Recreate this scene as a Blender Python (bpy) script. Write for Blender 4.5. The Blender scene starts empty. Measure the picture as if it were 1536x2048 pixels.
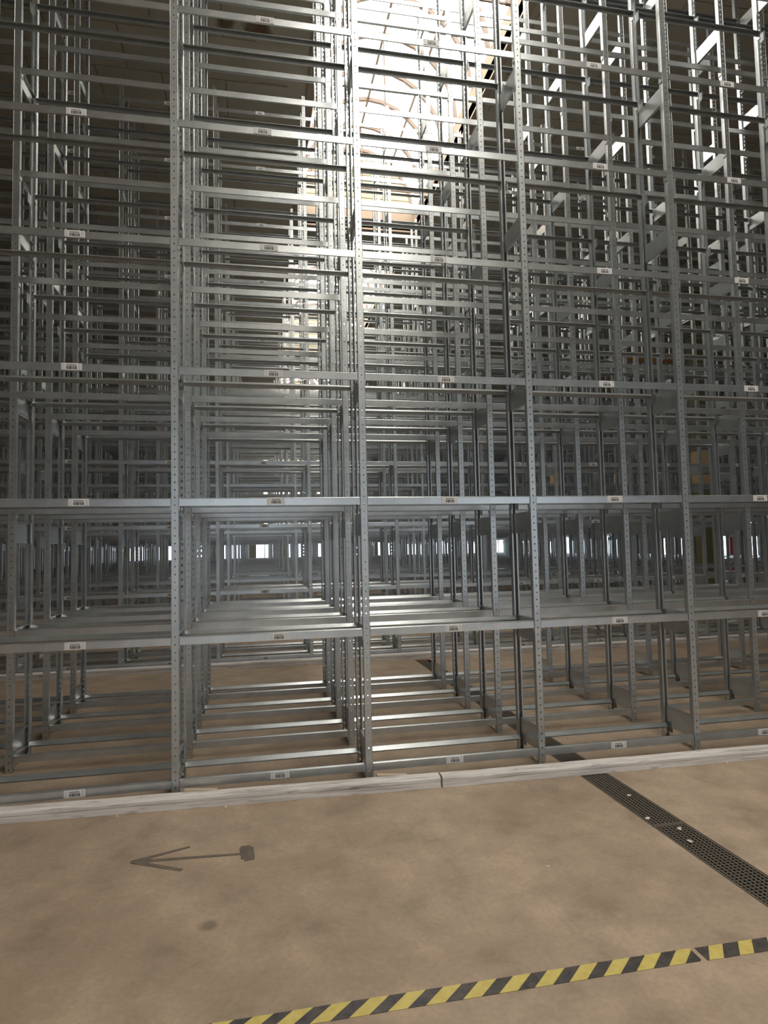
import bpy, bmesh, math, random
from mathutils import Matrix, Vector
random.seed(7)
S = bpy.context.scene
COL = S.collection

# ------------------------------------------------------------------ camera
FPX = 1222.356
yaw, pitch, roll = 0.188056, 0.056357, -0.020755
CAM = Vector((0.52321, -4.13755, 1.57621))
cyw, syw, cp, sp = math.cos(yaw), math.sin(yaw), math.cos(pitch), math.sin(pitch)
fw = Vector((syw*cp, cyw*cp, sp)); r0 = Vector((cyw, -syw, 0)); u0 = r0.cross(fw)
rr = math.cos(roll)*r0 + math.sin(roll)*u0
uu = -math.sin(roll)*r0 + math.cos(roll)*u0
cam = bpy.data.cameras.new('camera'); camo = bpy.data.objects.new('camera', cam); COL.objects.link(camo)
cam.sensor_fit = 'VERTICAL'; cam.sensor_height = 36.0; cam.sensor_width = 27.0
cam.lens = FPX*36.0/2048
cam.shift_x = 22.3/2048; cam.shift_y = 1.1/2048
cam.clip_start = 0.05; cam.clip_end = 300
M = Matrix.Identity(4)
for i, v in enumerate((rr, uu, -fw)):
    for j in range(3): M[j][i] = v[j]
M.translation = CAM
camo.matrix_world = M
S.camera = camo

# ------------------------------------------------------------------ world and exposure
W = bpy.data.worlds.new('world'); S.world = W; W.use_nodes = True
bg = W.node_tree.nodes['Background']; bg.inputs[0].default_value = (0.80, 0.88, 1.0, 1); bg.inputs[1].default_value = 0.6
S.view_settings.view_transform = 'Standard'; S.view_settings.look = 'None'
S.view_settings.gamma = 1.0; S.view_settings.use_curve_mapping = False
S.view_settings.exposure = 0.42
SKYLIGHT = 7.0      # glazing of the barrel rooflights
WINDOW = 4.5         # daylight in the far windows
DOORLIGHT = 1.7      # glow of both bays behind the camera, second one added as fill

# ------------------------------------------------------------------ numbers read off the photograph (metres)
B = 1.25                                   # bay width
D, G = 0.366, 0.4107                       # rack depth, gap between racks
LV = [0.098, 0.999, 1.897, 2.768, 3.646, 4.471, 5.283, 6.09, 6.89, 7.69]
DZ = [0, 0, .005, .01, .02, .04, .06, .08, .11, .13]     # deeper runs carry their upper levels slightly higher
PDZ = [0, 0, 0, .01, .04, .12, .15, .18]
PLATES = [(.09, .25), (.87, 1.03), (1.66, 1.815), (2.62, 2.78), (3.91, 4.05), (5.08, 5.22), (6.30, 6.44), (7.45, 7.59)]
H = 8.2
CEIL = 8.9
X0, X1, Y0, Y1 = -9.0, 19.0, -18.0, 38.0    # hall
SKX0, SKX1 = 1.5, 4.2                      # rooflight opening

# ------------------------------------------------------------------ materials
def mat(name, col=(.5, .5, .5), rough=.6, metal=0.0):
    m = bpy.data.materials.new(name); m.use_nodes = True
    b = m.node_tree.nodes['Principled BSDF']
    b.inputs['Base Color'].default_value = (*col, 1); b.inputs['Roughness'].default_value = rough
    b.inputs['Metallic'].default_value = metal
    return m, m.node_tree, b
def nd(nt, t, **kw):
    n = nt.nodes.new(t)
    for k, v in kw.items(): setattr(n, k, v)
    return n
def coords(nt, scale=(1, 1, 1), kind='Object'):
    tc = nd(nt, 'ShaderNodeTexCoord'); mp = nd(nt, 'ShaderNodeMapping')
    mp.inputs['Scale'].default_value = scale
    nt.links.new(tc.outputs[kind], mp.inputs[0]); return mp.outputs[0]
def ramp(nt, fac, stops):
    r = nd(nt, 'ShaderNodeValToRGB'); e = r.color_ramp.elements
    while len(e) < len(stops): e.new(.5)
    for k, (p, c) in enumerate(stops): e[k].position = p; e[k].color = (*c, 1)
    nt.links.new(fac, r.inputs[0]); return r.outputs[0]
def noise(nt, vec, scale, detail=4, rough=.55):
    n = nd(nt, 'ShaderNodeTexNoise'); n.inputs['Scale'].default_value = scale
    n.inputs['Detail'].default_value = detail; n.inputs['Roughness'].default_value = rough
    nt.links.new(vec, n.inputs['Vector']); return n.outputs[0]
def mixc(nt, a, b, fac, mode='MIX'):
    m = nd(nt, 'ShaderNodeMix', data_type='RGBA', blend_type=mode)
    for sock, v in ((m.inputs[0], fac), (m.inputs[6], a), (m.inputs[7], b)):
        if hasattr(v, 'is_output'): nt.links.new(v, sock)
        elif isinstance(v, (int, float)): sock.default_value = v
        else: sock.default_value = (*v, 1)
    return m.outputs[2]
def bump(nt, b, h, strength=.3, dist=.01):
    n = nd(nt, 'ShaderNodeBump'); n.inputs['Strength'].default_value = strength; n.inputs['Distance'].default_value = dist
    nt.links.new(h, n.inputs['Height']); nt.links.new(n.outputs[0], b.inputs['Normal'])
def emit(name, col, strength):
    m = bpy.data.materials.new(name); m.use_nodes = True; nt = m.node_tree; nt.nodes.clear()
    e = nd(nt, 'ShaderNodeEmission'); e.inputs[0].default_value = (*col, 1); e.inputs[1].default_value = strength
    o = nd(nt, 'ShaderNodeOutputMaterial'); nt.links.new(e.outputs[0], o.inputs[0]); return m

def galv(name, c0, c1, metal=.88, rough=.30):
    m, nt, b = mat(name, c0, rough, metal)
    v = coords(nt)
    vo = nd(nt, 'ShaderNodeTexVoronoi'); vo.inputs['Scale'].default_value = 70; nt.links.new(v, vo.inputs['Vector'])
    n = noise(nt, v, 6, 3)
    c = ramp(nt, n, [(.35, c0), (.65, c1)])
    c = mixc(nt, c, vo.outputs['Color'], .05)
    nt.links.new(c, b.inputs['Base Color'])
    rr_ = nd(nt, 'ShaderNodeMapRange'); rr_.inputs[3].default_value = rough-.02; rr_.inputs[4].default_value = rough+.04
    nt.links.new(n, rr_.inputs[0]); nt.links.new(rr_.outputs[0], b.inputs['Roughness'])
    return m
GALV = galv('galvanised_steel', (.50, .525, .535), (.58, .60, .605))
GALVP = galv('galvanised_post', (.44, .468, .478), (.52, .545, .55), .85, .34)

def floor_mat():
    m, nt, b = mat('stained_concrete', (.3, .24, .17), .62)
    v = coords(nt, kind='Object')
    big = noise(nt, v, .9, 6, .6); mid = noise(nt, v, 3.2, 8, .65); fine = noise(nt, v, 45, 4, .6)
    c = ramp(nt, big, [(.3, (.295, .219, .154)), (.5, (.365, .277, .200)), (.72, (.425, .330, .243))])
    c2 = ramp(nt, mid, [(.34, (.72, .71, .69)), (.46, (.94, .94, .94)), (.53, (1.0, 1.0, 1.0)), (.62, (1.16, 1.15, 1.14))])
    c = mixc(nt, c, c2, .85, 'MULTIPLY')
    c3 = ramp(nt, fine, [(.3, (.82, .82, .82)), (.7, (1.1, 1.1, 1.1))])
    c = mixc(nt, c, c3, .6, 'MULTIPLY')
    wb = noise(nt, v, 14, 3)
    for (sx, sy, rad, am) in ((.308, -1.379, .045, .55), (.50, -.74, .07, .18), (1.9, -1.55, .22, .12), (2.55, -1.45, .25, .14)):
        d_ = nd(nt, 'ShaderNodeVectorMath', operation='DISTANCE'); d_.inputs[1].default_value = (sx, sy, 0); nt.links.new(v, d_.inputs[0])
        w_ = nd(nt, 'ShaderNodeMath', operation='MULTIPLY_ADD'); w_.inputs[1].default_value = rad*1.6; nt.links.new(wb, w_.inputs[0]); nt.links.new(d_.outputs['Value'], w_.inputs[2])
        r_ = nd(nt, 'ShaderNodeMapRange'); r_.inputs[1].default_value = rad*1.1; r_.inputs[2].default_value = rad*1.9; r_.inputs[3].default_value = am; r_.inputs[4].default_value = 0
        nt.links.new(w_.outputs[0], r_.inputs[0]); c = mixc(nt, c, (.07, .055, .04), r_.outputs[0])
    nt.links.new(c, b.inputs['Base Color'])
    rg = nd(nt, 'ShaderNodeMapRange'); rg.inputs[3].default_value = .45; rg.inputs[4].default_value = .75
    nt.links.new(mid, rg.inputs[0]); nt.links.new(rg.outputs[0], b.inputs['Roughness'])
    bump(nt, b, fine, .12, .004)
    return m
FLOOR = floor_mat()

def concrete(name, c0, c1, stain=False):
    m, nt, b = mat(name, c0, .85)
    v = coords(nt, kind='Object')
    g = nd(nt, 'ShaderNodeNewGeometry')
    n = noise(nt, g.outputs['Position'], .8, 7, .6)
    c = ramp(nt, n, [(.32, c0), (.68, c1)])
    if stain:
        wob = nd(nt, 'ShaderNodeTexNoise'); wob.inputs['Scale'].default_value = 4.0; wob.inputs['Detail'].default_value = 3
        nt.links.new(g.outputs['Position'], wob.inputs['Vector'])
        for (sx, sy, rad) in STAINS:
            d_ = nd(nt, 'ShaderNodeVectorMath', operation='DISTANCE'); d_.inputs[1].default_value = (sx, sy, CEIL)
            nt.links.new(g.outputs['Position'], d_.inputs[0])
            w_ = nd(nt, 'ShaderNodeMath', operation='MULTIPLY_ADD'); w_.inputs[1].default_value = .30; w_.inputs[2].default_value = -.15
            nt.links.new(wob.outputs[0], w_.inputs[0])
            a_ = nd(nt, 'ShaderNodeMath', operation='ADD'); nt.links.new(d_.outputs['Value'], a_.inputs[0]); nt.links.new(w_.outputs[0], a_.inputs[1])
            r_ = nd(nt, 'ShaderNodeMapRange'); r_.inputs[1].default_value = rad*.6; r_.inputs[2].default_value = rad
            r_.inputs[3].default_value = .85; r_.inputs[4].default_value = 0; nt.links.new(a_.outputs[0], r_.inputs[0])
            c = mixc(nt, c, (.10, .055, .02), r_.outputs[0])
    nt.links.new(c, b.inputs['Base Color']); return m
STAINS = [(.16, 4.17, .16), (.56, 4.15, .20), (.70, 4.24, .14), (-.26, 3.95, .12), (3.9, 8.0, .2)]
CEILM = concrete('ceiling_concrete', (.30, .268, .21), (.40, .36, .285), True)
WALLM = concrete('wall_render', (.22, .20, .17), (.28, .26, .22))
UPST = concrete('rooflight_upstand_paint', (.26, .195, .145), (.30, .235, .175))
SLAT = mat('cream_cladding', (.30, .24, .15), .5)[0]
RIBM = mat('rooflight_rib', (.10, .068, .05), .6)[0]
COLM = concrete('olive_column_paint', (.22, .20, .10), (.30, .27, .15))

def wood(name, c0, c1, c2, axis='X'):
    m, nt, b = mat(name, c1, .8)
    s = {'X': (1.2, 26, 26), 'Y': (26, 1.2, 26)}[axis]
    n = noise(nt, coords(nt, s), 1.6, 8, .65); k = noise(nt, coords(nt, (5, 30, 30)), 1.0, 3)
    c = ramp(nt, n, [(.30, c0), (.50, c1), (.72, c2)])
    c = mixc(nt, c, ramp(nt, k, [(.28, (.35, .30, .27)), (.40, (1, 1, 1))]), .7, 'MULTIPLY')
    nt.links.new(c, b.inputs['Base Color']); bump(nt, b, n, .5, .004); return m
KERBW = wood('weathered_timber', (.34, .31, .29), (.66, .62, .59), (.80, .77, .745))
PLY = wood('orange_plywood', (.32, .14, .045), (.42, .20, .07), (.50, .26, .10))
CARD = mat('cardboard', (.50, .36, .21), .85)[0]
CARDP = mat('pale_card', (.62, .54, .40), .85)[0]
PAPER = mat('label_white', (.74, .73, .72), .5)[0]
LSTRIP = mat('label_clip', (.62, .62, .63), .35)[0]
INK = mat('label_ink', (.02, .02, .022), .6)[0]
REDM = mat('red_paint', (.42, .02, .02), .45)[0]
FRAMEM = mat('window_frame_grey', (.30, .32, .33), .5)[0]
IRON = mat('dark_cast_iron', (.115, .098, .078), .8, 0)[0]
PIT = mat('drain_channel_dirt', (.05, .042, .033), .95)[0]
SCRAP = mat('pale_scrap', (.62, .56, .48), .8)[0]
SKYM = emit('rooflight_glazing_daylight', (1.0, .955, .86), SKYLIGHT)
GLOW = emit('translucent_cream_daylight', (1.0, .93, .76), 3.0)
WINM = emit('window_daylight', (.78, .90, 1.0), WINDOW)
BAYM = emit('loading_bay_daylight', (.80, .90, 1.0), DOORLIGHT)

# ------------------------------------------------------------------ mesh helpers
class MB:
    def __init__(s): s.v = []; s.f = []; s.mi = []
    def box(s, x0, x1, y0, y1, z0, z1, mi=0):
        k = len(s.v)
        s.v += [(x0, y0, z0), (x1, y0, z0), (x1, y1, z0), (x0, y1, z0), (x0, y0, z1), (x1, y0, z1), (x1, y1, z1), (x0, y1, z1)]
        s.f += [tuple(k+i for i in q) for q in ((0, 3, 2, 1), (4, 5, 6, 7), (0, 1, 5, 4), (1, 2, 6, 5), (2, 3, 7, 6), (3, 0, 4, 7))]
        s.mi += [mi]*6; return s
    def poly(s, pts, mi=0):
        k = len(s.v); s.v += [tuple(p) for p in pts]; s.f.append(tuple(range(k, k+len(pts)))); s.mi.append(mi); return s
    def mesh(s, name, *mats):
        m = bpy.data.meshes.new(name); m.from_pydata(s.v, [], s.f)
        for x in mats: m.materials.append(x)
        if len(mats) > 1: m.polygons.foreach_set('material_index', s.mi)
        m.update(); return m
def put(name, me, parent=None, loc=(0, 0, 0), rz=0):
    o = bpy.data.objects.new(name, me); COL.objects.link(o); o.location = loc
    if rz: o.rotation_euler = (0, 0, rz)
    if parent: o.parent = parent
    return o
def empty(name, loc=(0, 0, 0)):
    o = bpy.data.objects.new(name, None); COL.objects.link(o); o.location = loc; o.empty_display_size = .1; return o
def tag(o, label=None, cat=None, group=None, kind=None):
    for k, v in (('label', label), ('category', cat), ('group', group), ('kind', kind)):
        if v: o[k] = v
    return o
def struct(o, label=None):
    o['kind'] = 'structure'
    if label: o['label'] = label
    return o

# ------------------------------------------------------------------ the hall
DRX0, DRX1 = 2.658, 2.862                       # floor channel across the foreground
fl = MB()
fl.box(X0, DRX0, Y0, Y1, -.2, 0); fl.box(DRX1, X1, Y0, Y1, -.2, 0); fl.box(DRX0, DRX1, Y0, -6.0, -.2, 0); fl.box(DRX0, DRX1, 4.2, Y1, -.2, 0)
struct(put('floor', fl.mesh('floor', FLOOR)), 'stained brown concrete warehouse floor')
w = MB().box(X0-.2, X0, Y0, Y1, 0, 11); struct(put('wall_left', w.mesh('wall_left', WALLM)))
RWIN = [(y_, y_+1.15) for y_ in (9.0, 11.1, 13.2, 15.2, 17.0, 18.9, 21.0, 23.2, 25.4, 27.6, 29.8, 32.0, 34.2)]
RZ0, RZ1 = .75, 2.30
w = MB().box(X1, X1+.2, Y0, Y1, 0, RZ0).box(X1, X1+.2, Y0, Y1, RZ1, 11); e = Y0
for a, b_ in RWIN: w.box(X1, X1+.2, e, a, RZ0, RZ1); e = b_
w.box(X1, X1+.2, e, Y1, RZ0, RZ1)
struct(put('wall_right', w.mesh('wall_right', WALLM)))

# back wall with tall windows
WZ0, WZ1 = .55, 2.55
GX0, GX1, GZ0, GZ1 = .9, 5.2, 2.9, 8.5      # translucent cream cladding under the rooflight
wins = []
x = X0+1.0
while x < X1-1.6:
    wins.append((x, x+1.25)); x += 2.1
w = MB(); w.box(X0-.2, X1+.2, Y1, Y1+.2, 0, WZ0); w.box(X0-.2, GX0, Y1, Y1+.2, WZ1, 11); w.box(GX1, X1+.2, Y1, Y1+.2, WZ1, 11); w.box(GX0, GX1, Y1, Y1+.2, WZ1, GZ0); w.box(GX0, GX1, Y1, Y1+.2, GZ1, 11)
e = X0-.2
for a, b_ in wins: w.box(e, a, Y1, Y1+.2, WZ0, WZ1); e = b_
w.box(e, X1+.2, Y1, Y1+.2, WZ0, WZ1)
struct(put('wall_back', w.mesh('wall_back', WALLM)))
wf = MB(); L_ = 1.25
wf.box(0, .07, -.04, .06, WZ0, WZ1).box(L_-.07, L_, -.04, .06, WZ0, WZ1).box(.07, L_-.07, -.04, .06, WZ1-.07, WZ1).box(.07, L_-.07, -.04, .06, WZ0, WZ0+.07)
wf.box(L_/2-.03, L_/2+.03, -.03, .05, WZ0+.07, WZ1-.07).box(.07, L_-.07, -.03, .05, 2.05, 2.11)
wfm = wf.mesh('window_frame', FRAMEM); wfr = wf.mesh('window_frame_red', REDM)
wp = MB().box(.07, L_-.07, 0.0, .01, WZ0+.07, WZ1-.07).mesh('window_pane', WINM)
for k, (a, b_) in enumerate(wins):
    red = k in (0, 5, 10, 12)
    fo = struct(put('window_%d' % (k+2), wfr if red else wfm, None, (a, Y1+.06, 0)))
    put('pane', wp, fo)

gw_ = struct(put('window_1', MB().box(GX0, GX0+.1, Y1, Y1+.1, GZ0, GZ1).box(GX1-.1, GX1, Y1, Y1+.1, GZ0, GZ1).box(GX0+.1, GX1-.1, Y1, Y1+.1, GZ1-.1, GZ1).box(GX0+.1, GX1-.1, Y1, Y1+.1, GZ0, GZ0+.1).mesh('window_frame_large', FRAMEM)), 'tall translucent cream window in the back wall')
npn = 12; ph = (GZ1-GZ0-.2)/npn
pn = MB().box(GX0+.1, GX1-.1, .07, .08, .06, ph).mesh('cream_pane', GLOW); rl = MB().box(GX0+.1, GX1-.1, .03, .10, 0, .06).mesh('rail', UPST)
for k in range(npn):
    put('pane', pn, gw_, (0, Y1, GZ0+.1+k*ph)); put('rail', rl, gw_, (0, Y1, GZ0+.1+k*ph))

L_ = 1.15
rf = MB().box(-.05, .06, 0, .07, RZ0, RZ1).box(-.05, .06, L_-.07, L_, RZ0, RZ1).box(-.05, .06, .07, L_-.07, RZ1-.07, RZ1).box(-.05, .06, .07, L_-.07, RZ0, RZ0+.07).box(-.04, .05, L_/2-.03, L_/2+.03, RZ0+.07, RZ1-.07).box(-.04, .05, .07, L_-.07, 1.92, 1.97)
rr1 = MB().box(-.07, .08, -.16, .10, 0.02, RZ1+.12).box(-.07, .08, L_-.08, L_+.06, 0.02, RZ1+.12).box(-.07, .08, .10, L_-.08, RZ0-.16, RZ0+.06).box(-.07, .08, .10, L_-.08, RZ1-.06, RZ1+.12)
rfm = rf.mesh('side_window_frame', FRAMEM); rrm = rr1.mesh('side_window_frame_red', REDM)
rp = MB().box(.02, .03, .07, L_-.07, RZ0+.07, RZ1-.07).mesh('side_window_pane', WINM)
for k, (a, b_) in enumerate(RWIN):
    fo = struct(put('window_%d' % (k+len(wins)+10), rrm if k in (4, 5) else rfm, None, (X1+.06 if k not in (4, 5) else X1-.02, a, 0)))
    put('pane', rp, fo)

# wall behind the camera with two glowing bays, the second added as bluish fill
w = MB(); e = X0-.2
BAYS = [(-2.5, 3.3), (7.0, 13.0)]  # second bay is made up, to throw bluish fill on the right-hand posts
for a, b_ in BAYS: w.box(e, a, Y0-.2, Y0, 0, 4.6); e = b_
w.box(e, X1+.2, Y0-.2, Y0, 0, 4.6).box(X0-.2, X1+.2, Y0-.2, Y0, 4.6, 11)
struct(put('wall_front', w.mesh('wall_front', WALLM)))
for k, (a, b_) in enumerate(BAYS):
    dd = MB().box(a, a+.15, Y0-.2, Y0+.03, 0, 4.6).box(b_-.15, b_, Y0-.2, Y0+.03, 0, 4.6).box(a+.15, b_-.15, Y0-.2, Y0+.03, 4.45, 4.6)
    do = struct(put('door_%d' % (k+1), dd.mesh('door_frame', FRAMEM)))
    put('doorway_daylight', MB().box(a+.15, b_-.15, Y0-.15, Y0-.14, 0, 4.45).mesh('doorway_daylight', BAYM), do)

# ceiling: cast concrete panels with open joints, slab behind them
ce = MB(); ce.box(X0-.2, SKX0, Y0-.2, Y1+.2, CEIL+.02, CEIL+.2); ce.box(SKX1, X1+.2, Y0-.2, Y1+.2, CEIL+.02, CEIL+.2)
VAULTS = [(-15.4, 9.3), (11.3, 19.2), (21.2, 29.2), (31.2, 37.2)]
prev = Y0-.2
for a, b_ in VAULTS:
    ce.box(SKX0, SKX1, prev, a, CEIL+.02, CEIL+.2); prev = b_
ce.box(SKX0, SKX1, prev, Y1+.2, CEIL+.02, CEIL+.2)
ceil = struct(put('ceiling', ce.mesh('ceiling', CEILM)), 'brown-grey concrete panel ceiling with water stains')
PW, PL = .96, .82
pm = MB().box(0, PW-.012, 0, PL-.012, 0, .03).mesh('ceiling_panel', CEILM)
rest = MB(); npan = 0
for j in range(int((Y1-Y0)/PL)):
    y = Y0+j*PL+.28; off = 0 if j % 2 else PW/2
    for i in range(-1, int((X1-X0)/PW)+1):
        x = X0+i*PW+off
        if x < X0 or x+PW > X1 or y+PL > Y1: continue
        if x+PW > SKX0 and x < SKX1: continue
        if 3.2 < y < 12.5 and ((x > -4.2 and x < SKX0) or (SKX1 <= x < 12)) and npan < 300:
            put('ceiling_panel', pm, ceil, (x, y, CEIL-.012)); npan += 1
        else: rest.box(x, x+PW-.012, y, y+PL-.012, CEIL-.012, CEIL+.018)
tag(put('ceiling_panels', rest.mesh('ceiling_panels', CEILM), ceil), kind='stuff')

# barrel rooflights: upstands, ribs, glazing panes, clad ends
SX, SR = (SKX0+SKX1)/2, (SKX1-SKX0)/2
SZ = 9.35
NA = 14
def arc(rad, k, n=NA): a = math.pi*k/n; return SX-rad*math.cos(a), SZ+rad*math.sin(a)*1.08
for vi, (ya, yb) in enumerate(VAULTS):
    vo = empty('window_%d' % (vi+40), (SX, ya, CEIL)); vo.name = 'window_%d' % (len(wins)+2+vi); struct(vo)
    vo['label'] = ['glowing barrel rooflight above the nearest shelving', 'second barrel rooflight further back', 'third barrel rooflight far back', 'barrel rooflight nearest the back wall'][vi]
    def vput(n, mb, *m):
        o = put(n, mb.mesh(n, *m), vo); o.matrix_parent_inverse = Matrix.Translation((-SX, -ya, -CEIL)); return o
    for s, x in ((-1, SKX0), (1, SKX1)):
        vput('upstand', MB().box(min(x, x+s*.12), max(x, x+s*.12), ya-.12, yb+.12, CEIL-.02, SZ+.02), UPST)
    for y, s in ((ya, -1), (yb, 1)):
        m = MB(); nslat = 11
        zt = SZ+SR*1.08
        m.box(SKX0, SKX1, min(y, y+s*.1), max(y, y+s*.1), CEIL-.02, SZ)
        vput('upstand_end', m, UPST)
        zz = SZ
        while zz < zt-.02:
            hw = SR*math.sqrt(max(0, 1-((zz+.12-SZ)/(SR*1.08))**2))
            if hw > .1:
                q = put('cladding_slat', MB().box(SX-hw, SX+hw, y+(-.005 if s > 0 else -.03), y+(.03 if s > 0 else .005), zz+.006, zz+.125).mesh('cladding_slat', SLAT), vo)
                q.matrix_parent_inverse = Matrix.Translation((-SX, -ya, -CEIL))
            zz += .135
        m = MB(); y2 = y+s*.06
        for k in range(NA):
            (xa, za), (xb, zb) = arc(SR+.05, k), arc(SR+.05, k+1)
            m.poly([(SX, y2, SZ), (xa, y2, za), (xb, y2, zb)])
        vput('gable', m, UPST)
    n = max(1, round((yb-ya)/.8)); st = (yb-ya)/n
    rib = MB()
    for k in range(NA):
        (xa, za), (xb, zb) = arc(SR, k), arc(SR, k+1); (xc, zc), (xd, zd) = arc(SR-.07, k), arc(SR-.07, k+1)
        for y in (-.025, .025): rib.poly([(xa, y, za), (xb, y, zb), (xd, y, zd), (xc, y, zc)])
        rib.poly([(xc, -.025, zc), (xd, -.025, zd), (xd, .025, zd), (xc, .025, zc)])
    rib_me = rib.mesh('rib', RIBM)
    pane_me = []
    for grp in range(4):
        k0, k1 = [0, 4, 7, 10][grp], [4, 7, 10, 14][grp]
        g = MB()
        for k in range(k0, k1):
            (xa, za), (xb, zb) = arc(SR+.01, k), arc(SR+.01, k+1)
            g.poly([(xa, .0, za), (xb, .0, zb), (xb, st, zb), (xa, st, za)])
        pane_me.append(g.mesh('glazing_pane', SKYM))
    brace_me = None
    for i in range(n+1):
        o = put('rib', rib_me, vo); o.matrix_parent_inverse = Matrix.Translation((-SX, -ya, -CEIL)); o.location = (0, ya+i*st, 0)
        if i < n:
            for g in pane_me:
                o = put('glazing_pane', g, vo); o.matrix_parent_inverse = Matrix.Translation((-SX, -ya, -CEIL)); o.location = (0, ya+i*st, 0)
    m = MB()
    for k in (4, 7, 10):
        xx, zz = arc(SR-.03, k); m = MB().box(xx-.02, xx+.02, ya, yb, zz-.03, zz+.01); vput('purlin', m, RIBM)
    # tie rods with hangers across the springing
    for i in range(0, n+1, 3):
        m = MB().box(SKX0, SKX1, ya+i*st-.012, ya+i*st+.012, SZ+.0, SZ+.03)
        m.box(SX-.012, SX+.012, ya+i*st-.01, ya+i*st+.01, SZ+.03, SZ+SR*1.08-.07)
        vput('tie_rod', m, RIBM)

# ------------------------------------------------------------------ shelving
PWD, PDP = .044, .040
def post_near(back):
    bm = bmesh.new(); hw = PWD/2; P = .05; n = int(H/P)
    def strip(pa, pb, hole, every=1):
        # a perforated strip between two vertical edges (x,y) pa -> pb
        for i in range(n):
            z0, z1 = i*P, (i+1)*P
            def at(s, z): return bm.verts.new((pa[0]+(pb[0]-pa[0])*s, pa[1]+(pb[1]-pa[1])*s, z))
            if hole is None or i % every:
                if hole is not None: bm.faces.new([at(0, z0), at(1, z0), at(1, z1), at(0, z1)])
                continue
            hs, hz = hole
            zc = (z0+z1)/2
            o = [at(0, z0), at(.5, z0), at(1, z0), at(1, zc), at(1, z1), at(.5, z1), at(0, z1), at(0, zc)]
            q = [at(.5-hs*.7, zc-hz*.7), at(.5, zc-hz), at(.5+hs*.7, zc-hz*.7), at(.5+hs, zc), at(.5+hs*.7, zc+hz*.7), at(.5, zc+hz), at(.5-hs*.7, zc+hz*.7), at(.5-hs, zc)]
            for k in range(8): bm.faces.new([o[k], o[(k+1) % 8], q[(k+1) % 8], q[k]])
        if hole is None:
            bm.faces.new([bm.verts.new((pa[0], pa[1], 0)), bm.verts.new((pb[0], pb[1], 0)), bm.verts.new((pb[0], pb[1], n*P)), bm.verts.new((pa[0], pa[1], n*P))])
    s = -1 if back else 1
    strip((-hw, 0), (hw, 0), (.20, .011) if back else (.11, .006))
    strip((hw, 0), (hw, s*PDP), None)
    strip((-hw, s*PDP), (-hw, 0), None)
    strip((hw, s*PDP), (hw-.010, s*PDP), None)
    strip((-hw+.010, s*PDP), (-hw, s*PDP), None)
    bmesh.ops.remove_doubles(bm, verts=bm.verts, dist=1e-5)
    bmesh.ops.recalc_face_normals(bm, faces=bm.faces)
    bmesh.ops.solidify(bm, geom=bm.faces[:], thickness=.0018)
    me = bpy.data.meshes.new('post_back' if back else 'post_front'); bm.to_mesh(me); bm.free()
    me.materials.append(GALVP); return me
POST_F, POST_B = post_near(False), post_near(True)
FOOT = MB().box(-.035, .035, -.03, .05, 0, .004).mesh('foot_plate', GALVP)

LB = B-PWD-.004; BH = .027
def beam_boxes(m, x0, L, yf, zc, s):
    # s=+1: web faces the camera, ledge runs inward (+y); s=-1 the mirror image
    def bx(y0, y1, z0, z1): m.box(x0, x0+L, yf+min(s*y0, s*y1), yf+max(s*y0, s*y1), zc+z0, zc+z1)
    lo = -BH if s > 0 else -.016
    bx(0, .0022, lo, BH-.006 if s > 0 else BH); bx(.0022, .012, lo, lo+.002)
    if s > 0:
        bx(.011, .022, BH-.002, BH); k = len(m.v)
        for z_ in (0, -.002): m.v += [(x0, yf, zc+BH-.006+z_), (x0+L, yf, zc+BH-.006+z_), (x0+L, yf+.011, zc+BH+z_), (x0, yf+.011, zc+BH+z_)]
        m.f += [(k, k+1, k+2, k+3), (k+7, k+6, k+5, k+4), (k, k+4, k+5, k+1)]; m.mi += [0]*3
    k = len(m.v); z0, z1 = (zc+.021, zc+.003) if s > 0 else (zc+BH-.004, zc+.003)
    ya, yb_ = yf+s*.0022, yf+s*(.038 if s > 0 else .043)
    for z_ in (0, -.002): m.v += [(x0, ya, z0+z_), (x0+L, ya, z0+z_), (x0+L, yb_, z1+z_), (x0, yb_, z1+z_)]
    q = [(0, 1, 2, 3), (7, 6, 5, 4), (3, 2, 6, 7), (0, 3, 7, 4), (1, 5, 6, 2)]
    m.f += [tuple(k+i for i in (a if s > 0 else a[::-1])) for a in q]; m.mi += [0]*5
def beam_mesh(s, name):
    m = MB(); beam_boxes(m, 0, LB, 0, 0, s)
    for x in (0, LB-.004): m.box(x, x+.004, min(0, s*.034), max(0, s*.034), -.055, BH)      # hooked end plates
    return m.mesh(name, GALV)
BEAM_F, BEAM_B = beam_mesh(1, 'front_beam'), beam_mesh(-1, 'back_beam')
def plate_mesh(h, dep):
    m = MB().box(-.0012, .0012, 0, dep, 0, h).box(.0012, .020, 0, dep, 0, .002).box(.0012, .020, 0, dep, h-.002, h)
    m.box(.0012, .006, 0, dep, .03, .034)
    return m.mesh('side_plate', GALV)
PLATE = [plate_mesh(b_-a, D-.045) for a, b_ in PLATES]

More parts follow.
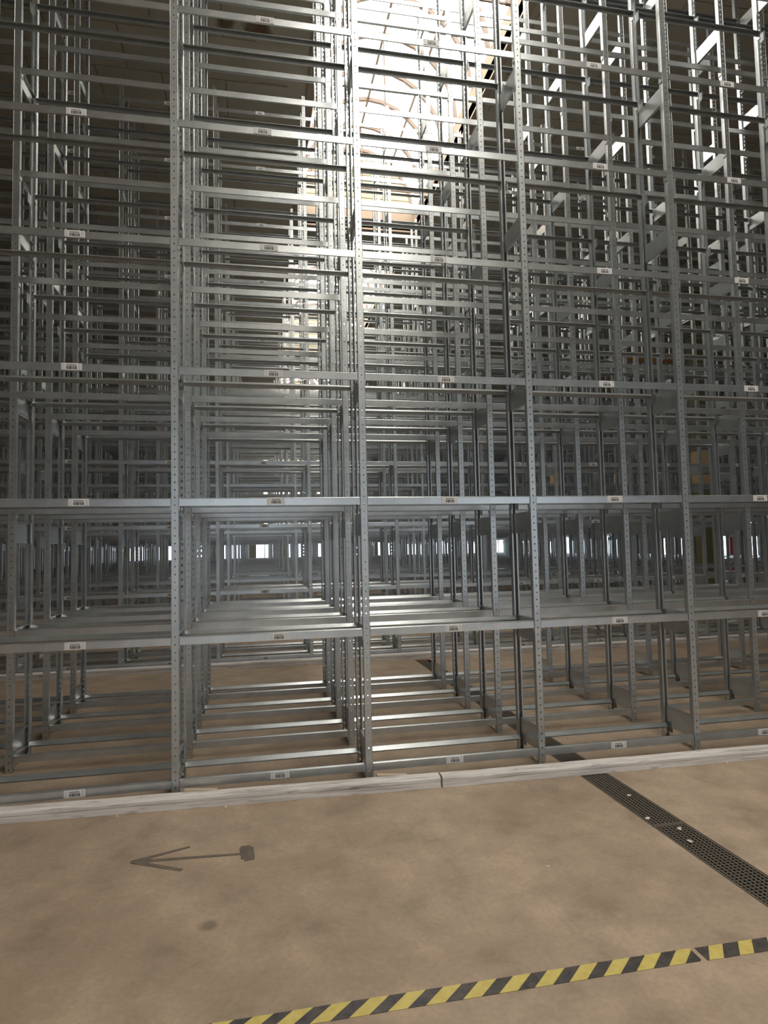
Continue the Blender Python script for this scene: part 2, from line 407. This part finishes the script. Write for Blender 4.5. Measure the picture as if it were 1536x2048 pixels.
def label_mesh():
    m = MB(); w2, h2 = .0615, .023
    m.box(-w2, w2, -.003, 0, -h2, h2, 0)
    for s in (-1, 1): m.box(min(s*.040, s*.056), max(s*.040, s*.056), -.0045, -.003, -h2+.002, h2-.002, 1)
    rnd = random.Random(3); x = -.032
    while x < .032:
        ww = rnd.choice((.0012, .0022, .0035)); m.box(x, x+ww, -.0036, -.003, -.017, .003, 2); x += ww+rnd.choice((.001, .0018, .0024))
    x = -.030
    for k in range(9):
        m.box(x, x+.0042, -.0036, -.003, .007, .0135, 2); x += .0066
    return m.mesh('barcode_label', PAPER, LSTRIP, INK)
LABEL = label_mesh()
LABX = {0: [-.597, .656, 1.852, 3.101, 4.34], 1: [-.6, .66, 1.868, 3.152, 4.398], 2: [-.585, .651, 1.868, 3.154, 4.413],
        3: [-.632, .644, 1.864, 3.127, 4.387], 4: [-.619, .624, 1.836, 3.151, 4.356], 5: [-.615, .589, 1.821, 3.153, 4.338], 6: [-.63, .614, 1.824, 3.135, 4.323]}

def rack(yf, i0, i1, label, labels):
    """a run of shelving from post line i0 to post line i1, every post, beam and plate its own part"""
    t = empty('shelving_rack', (i0*B, yf, 0))
    tag(t, label, 'shelving rack', 'runs of galvanised shelving')
    for i in range(i0, i1+1):
        x = (i-i0)*B
        put('post', POST_F, t, (x, 0, 0)); put('post', POST_B, t, (x, D+.02, 0))
        for (a, b_), pm_, dz in zip(PLATES, PLATE, PDZ): put('side_plate', pm_, t, (x-.004, .03, a+dz*min(1, yf/.8)))
        if i < i1:
            for k, z in enumerate(LV):
                z += DZ[k]*min(1, yf/2.4)
                f = put('front_beam', BEAM_F, t, (x+PWD/2+.002, .004, z))
                put('back_beam', BEAM_B, t, (x+PWD/2+.002, D-.016, z))
                if labels:
                    lx = i*B+B/2
                    if yf == 0 and k in LABX and -1 <= i <= 3: lx = LABX[k][i+1]
                    put('barcode_label', LABEL, f, (lx-i*B-PWD/2-.002, 0, random.uniform(-.002, .002)))
    return t
def rack_far_mesh(nb):
    """the same run as one mesh, for runs too far off to tell the pieces apart"""
    m = MB(); hw = PWD/2
    for i in range(nb+1):
        x = i*B
        m.box(x-hw, x+hw, 0, .003, 0, H).box(x-hw, x-hw+.003, .003, PDP, 0, H).box(x+hw-.003, x+hw, .003, PDP, 0, H)
        y = D+.02
        m.box(x-hw, x+hw, y-.003, y, 0, H).box(x-hw, x-hw+.003, y-PDP, y-.003, 0, H).box(x+hw-.003, x+hw, y-PDP, y-.003, 0, H)
        for (a, b_), dz in zip(PLATES, PDZ): m.box(x-.002, x+.002, .03, D, a+dz, b_+dz)
        if i < nb:
            for z in [a+b_ for a, b_ in zip(LV, DZ)]:
                x0, x1 = x+hw+.002, x+B-hw-.002
                m.box(x0, x1, .004, .008, z-BH, z+BH).box(x0, x1, .008, .052, z+.010, z+.014)
                m.box(x0, x1, D+.008, D+.012, z-BH, z+BH).box(x0, x1, D-.036, D+.008, z+.010, z+.014)
    return m.mesh('shelving_rack_far', GALV)

STEP = D+G
near = [(0, -2, 5, 'front run of galvanised steel shelving with white barcode labels, right behind the timber kerb', True),
        (STEP, -3, 6, 'second run of galvanised shelving from the camera, close behind the barcode-labelled front run', False),
        (2*STEP, -3, 7, 'third run of galvanised shelving from the camera, in the middle of the front block', False),
        (3*STEP, -3, 8, 'fourth run of galvanised shelving, last of the front block before the first aisle', False),
        (4.42, -4, 11, 'first run of galvanised shelving across the aisle behind the front block', True),
        (4.42+STEP, -4, 11, 'second run of galvanised shelving across the aisle behind the front block', False)]
for a in near: rack(*a)
words = ['second', 'third', 'fourth', 'fifth', 'sixth', 'seventh', 'eighth', 'ninth', 'tenth', 'eleventh']
FI0, FI1 = -6, 14
FAR = rack_far_mesh(FI1-FI0)
yb = 4.42+3.08; bk = 0
while yb < Y1-2.5:
    for q in (0, 1):
        o = put('shelving_rack', FAR, None, (FI0*B, yb+q*STEP, 0))
        tag(o, '%s run of the distant shelving pair beyond the %s aisle from the front' % (('near', 'rear')[q], words[bk]), 'shelving rack', 'runs of galvanised shelving')
    yb += 3.08; bk += 1

# ------------------------------------------------------------------ timber kerbs
def timber(x0, x1, yc, z, dep, hgt, rz, label, seed):
    L = x1-x0; rnd = random.Random(seed); bm = bmesh.new(); n = 16
    prof = [(-dep/2, 0), (dep/2, 0), (dep/2, hgt), (dep/2-.01, hgt+.004), (-dep/2+.012, hgt+.002), (-dep/2, hgt-.010), (-dep/2, hgt*.60), (-dep/2+.006, hgt*.56), (-dep/2, hgt*.52)]
    rings = []
    for i in range(n+1):
        x = L*i/n; jy, jz = rnd.uniform(-.002, .002), rnd.uniform(-.0015, .0025)
        rings.append([bm.verts.new((x, y+jy, zz+(jz if zz > 0 else 0))) for y, zz in prof])
    for i in range(n):
        for k in range(len(prof)):
            kk = (k+1) % len(prof); bm.faces.new([rings[i][k], rings[i+1][k], rings[i+1][kk], rings[i][kk]])
    bm.faces.new(rings[0][::-1]); bm.faces.new(rings[-1])
    bmesh.ops.recalc_face_normals(bm, faces=bm.faces)
    me = bpy.data.meshes.new('timber_kerb'); bm.to_mesh(me); bm.free(); me.materials.append(KERBW)
    return tag(put('timber_kerb', me, None, (x0, yc, z), rz), label, 'timber', 'timber kerbs along the shelving')
timber(-1.75, 1.688, -.0465, .001, .085, .070, -.035, 'weathered grey timber kerb on the floor left of the butt joint, in front of the racks', 1)
timber(1.697, 6.2, -.170, .001, .090, .066, -.017, 'weathered grey timber kerb on the floor right of the butt joint, over the drain grate', 2)
timber(-5, 10, 2.85, .001, .10, .075, 0, 'long timber kerb along the rear of the front shelving block, near side of the first aisle', 3)
timber(-5, 14, 4.33, .001, .10, .075, 0, 'long timber kerb on the far side of the first aisle', 4)

SHIM = mat('fresh_pale_wood', (.52, .42, .31), .8)[0]
for x, l in ((.06, 'pale wooden shim tucked behind the kerb beside the left post'), (1.285, 'pale wooden shim tucked behind the kerb beside the middle post')):
    yk = -.0465-.035*(x+1.75)
    mb = MB().box(0, .20, 0, .035, 0, .078); mb.v[5] = (.20, 0, .066); mb.v[6] = (.20, .035, .066)
    tag(put('wooden_shim', mb.mesh('wooden_shim', SHIM), None, (x, yk+.048, .0005), -.035), l, 'shim', 'shims behind the kerb')

# ------------------------------------------------------------------ drain grate
dr = empty('drain_channel', (DRX0, -6, 0)); tag(dr, 'dark cast iron drain grate strip running across the floor under the shelving', 'drain')
def dput(n, mb, m): o = put(n, mb.mesh(n, m), dr); o.matrix_parent_inverse = Matrix.Translation((-DRX0, 6, 0)); return o
dput('channel', MB().box(DRX0, DRX1, -6, 4.2, -.19, -.10).box(DRX0, DRX0+.004, -6, 4.2, -.10, -.002).box(DRX1-.004, DRX1, -6, 4.2, -.10, -.002), PIT)
gl = 1.0-.004; gw = DRX1-DRX0-.012
gm = MB().box(0, gw, 0, .010, -.03, 0).box(0, gw, gl-.010, gl, -.03, 0).box(0, .010, .010, gl-.010, -.03, 0).box(gw-.010, gw, .010, gl-.010, -.03, 0)
nx = 8; ny = 44
for i in range(1, nx): xx = gw*i/nx; gm.box(xx-.0035, xx+.0035, .010, gl-.010, -.025, -.001)
for j in range(1, ny): yy = gl*j/ny; gm.box(.010, gw-.010, yy-.0028, yy+.0028, -.022, -.003)
gme = gm.mesh('grate', IRON)
for k in range(10): put('grate', gme, dr, (.006, k*1.0+.003, -.001))

# ------------------------------------------------------------------ floor arrow and hazard tape
def paint_mat():
    m, nt, b = mat('worn_dark_floor_paint', (.12, .095, .07), .7)
    n = noise(nt, coords(nt, kind='Object'), 22, 5, .7)
    nt.links.new(ramp(nt, n, [(.30, (.21, .163, .119)), (.5, (.135, .108, .085)), (.75, (.11, .09, .072))]), b.inputs['Base Color'])
    return m
ar = MB()
def bar(p, q, w0, w1):
    p, q = Vector(p), Vector(q); d_ = (q-p).normalized(); nn = Vector((-d_.y, d_.x))
    a, b_, c, e_ = p+nn*w0/2, p-nn*w0/2, q-nn*w1/2, q+nn*w1/2
    k = len(ar.v)
    zt = .001+.0003*(k//8)
    for z in (0, zt): ar.v += [(v.x, v.y, z) for v in (a, b_, c, e_)]
    ar.f += [(k+4, k+5, k+6, k+7), (k, k+4, k+5, k+1)[::-1], (k+1, k+5, k+6, k+2)[::-1], (k+2, k+6, k+7, k+3)[::-1], (k+3, k+7, k+4, k)[::-1]]
    ar.mi += [0]*5
TIP = (-.118, -.752)
bar(TIP, (.445, -.797), .030, .020)
bar(TIP, (.156, -.655), .030, .018)
bar(TIP, (.142, -.893), .030, .022)
bar((-.125, -.752), (-.03, -.758), .028, .060)
bar((.445, -.712), (.470, -.872), .050, .050)
bar((.452, -.735), (.462, -.85), .072, .068)
arrow = put('floor_arrow', ar.mesh('floor_arrow', paint_mat()), None, (0, 0, .0005))
tag(arrow, 'dark painted arrow on the concrete floor pointing left', 'floor marking')

def tape_mat(name, slant, period, duty, phase):
    m, nt, b = mat(name, (.8, .7, .1), .45)
    tc = nd(nt, 'ShaderNodeTexCoord'); sx = nd(nt, 'ShaderNodeSeparateXYZ'); nt.links.new(tc.outputs['Object'], sx.inputs[0])
    a = nd(nt, 'ShaderNodeMath', operation='MULTIPLY_ADD'); nt.links.new(sx.outputs[1], a.inputs[0]); a.inputs[1].default_value = -slant; nt.links.new(sx.outputs[0], a.inputs[2])
    dv = nd(nt, 'ShaderNodeMath', operation='MULTIPLY_ADD'); nt.links.new(a.outputs[0], dv.inputs[0]); dv.inputs[1].default_value = 1/period; dv.inputs[2].default_value = phase
    fr = nd(nt, 'ShaderNodeMath', operation='FRACT'); nt.links.new(dv.outputs[0], fr.inputs[0])
    lt = nd(nt, 'ShaderNodeMath', operation='LESS_THAN'); nt.links.new(fr.outputs[0], lt.inputs[0]); lt.inputs[1].default_value = duty
    n = noise(nt, tc.outputs['Object'], 25, 5, .65)
    ye = ramp(nt, n, [(.3, (.50, .38, .10)), (.6, (.60, .50, .15))]); bl = ramp(nt, n, [(.35, (.035, .032, .035)), (.7, (.10, .085, .072))])
    nt.links.new(mixc(nt, bl, ye, lt.outputs[0]), b.inputs['Base Color']); return m
TY = -1.985; TW = .072
def tape(x0, x1, y, rz, m, label, ends=0.0):
    n = 24; mb = MB(); L = x1-x0; rnd = random.Random(int(x1*10))
    pts = [(L*i/n, -TW/2+rnd.uniform(-.001, .001), TW/2+rnd.uniform(-.001, .001)) for i in range(n+1)]
    for i in range(n):
        (xa, a0, a1), (xb, b0, b1) = pts[i], pts[i+1]
        mb.poly([(xa, a0, .0012), (xb, b0, .0012), (xb, b1, .0012), (xa, a1, .0012)])
        mb.poly([(xa, a0, 0), (xb, b0, 0), (xb, b0, .0012), (xa, a0, .0012)]); mb.poly([(xb, b1, 0), (xa, a1, 0), (xa, a1, .0012), (xb, b1, .0012)])
    mb.poly([(0, -TW/2, 0), (0, -TW/2, .0012), (0, TW/2, .0012), (0, TW/2, 0)]); mb.poly([(L, TW/2, 0), (L, TW/2, .0012), (L, -TW/2, .0012), (L, -TW/2, 0)])
    return tag(put('hazard_tape', mb.mesh('hazard_tape', m), None, (x0, y, .0006), rz), label, 'floor tape', 'hazard tape on the floor')
tape(-1.2, 2.15, -1.965, -.005, tape_mat('hazard_tape_slanted', 1.15, .1332, .52, .585), 'long black and yellow slanted-stripe hazard tape stuck on the floor, left of the break')
tape(2.17, 4.0, -1.985, -.012, tape_mat('hazard_tape_upright', .72, .130, .47, .731), 'worn black and yellow hazard tape with upright stripes, right of the break')

# ------------------------------------------------------------------ small litter
rnd = random.Random(11)
def scrap(name, x, y, s, label, m=SCRAP, z=.0005):
    n = 7; mb = MB(); pts = [(s*(.6+.5*rnd.random())*math.cos(2*math.pi*k/n)*1.5, s*(.6+.5*rnd.random())*math.sin(2*math.pi*k/n)) for k in range(n)]
    mb.poly([(a, b_, .004+rnd.uniform(0, .003)) for a, b_ in pts]); mb.poly([(a, b_, 0) for a, b_ in pts][::-1])
    for k in range(n):
        a, b_ = mb.v[k], mb.v[(k+1) % n]; mb.poly([(a[0], a[1], 0), (b_[0], b_[1], 0), b_, a])
    return tag(put(name, mb.mesh(name, m), None, (x, y, z), rnd.uniform(0, 3)), label, 'litter', 'scraps on the floor')
for x, y, s, l in [(2.777, -.606, .012, 'pale scrap lying on the drain grate nearest the kerb'), (2.690, -.915, .013, 'pale curled scrap at the left edge of the drain grate'),
                   (2.777, -1.069, .014, 'pale scrap in the middle of the drain grate, upper of two close together'), (2.735, -1.205, .014, 'pale scrap on the drain grate, lower of two close together')]:
    scrap('paper_scrap', x, y, s, l)
for x, y, s, l in [(-.314, -.170, .008, 'white wood chip below the kerb at the left'), (.32, -.185, .009, 'white wood chip below the kerb left of the centre'),
                   (3.763, -.272, .008, 'small pale chip below the kerb at the far right'), (1.903, -1.274, .006, 'tiny pale chip alone on the floor right of the arrow')]:
    scrap('wood_chip', x, y, s, l)

# ------------------------------------------------------------------ column, boards and boxes further back
c = MB().box(-.19, .19, -.19, .19, 0, CEIL-.012).box(-.23, .23, -.23, .23, 0, .25)
struct(put('trim_1', c.mesh('column', COLM), None, (11.92, 9.75, 0)), 'olive painted column among the shelving at the right')
tag(put('plywood_board', MB().box(0, 1.16, 0, .30, 0, .03).box(.02, 1.14, .02, .28, .03, .055).mesh('plywood_board', PLY), None, (6.295, 4.455, LV[5]+DZ[5]+.0225)), 'orange brown plywood board lying on a shelf at the right', 'board')
def carton(x, y, z, sx, sy, sz, m, label):
    mb = MB().box(0, sx, 0, sy, 0, sz)
    mb.box(sx*.5-.025, sx*.5+.025, -.001, sy+.001, sz-.08, sz+.001)
    mb.box(.02, sx*.35, -.002, 0, sz*.25, sz*.55)
    return tag(put('carton', mb.mesh('carton', m), None, (x, y, z)), label, 'box', 'cartons left on far shelves')
zc_ = LV[3]+DZ[3]+.0145
for x, sx, sz, m, l in [(10.04, .18, .74, CARD, 'tall brown carton on a shelf across the second aisle, beside a shorter carton'), (10.25, .17, .66, CARDP, 'paler shorter carton next to a tall brown carton on a far shelf'),
                        (8.14, .15, .30, CARDP, 'small pale box alone on a far shelf right of the middle bays'), (6.64, .13, .28, CARD, 'small brown box alone on a far shelf in the middle bays')]:
    carton(x, 7.5+.016, zc_, sx, .33, sz, m, l)
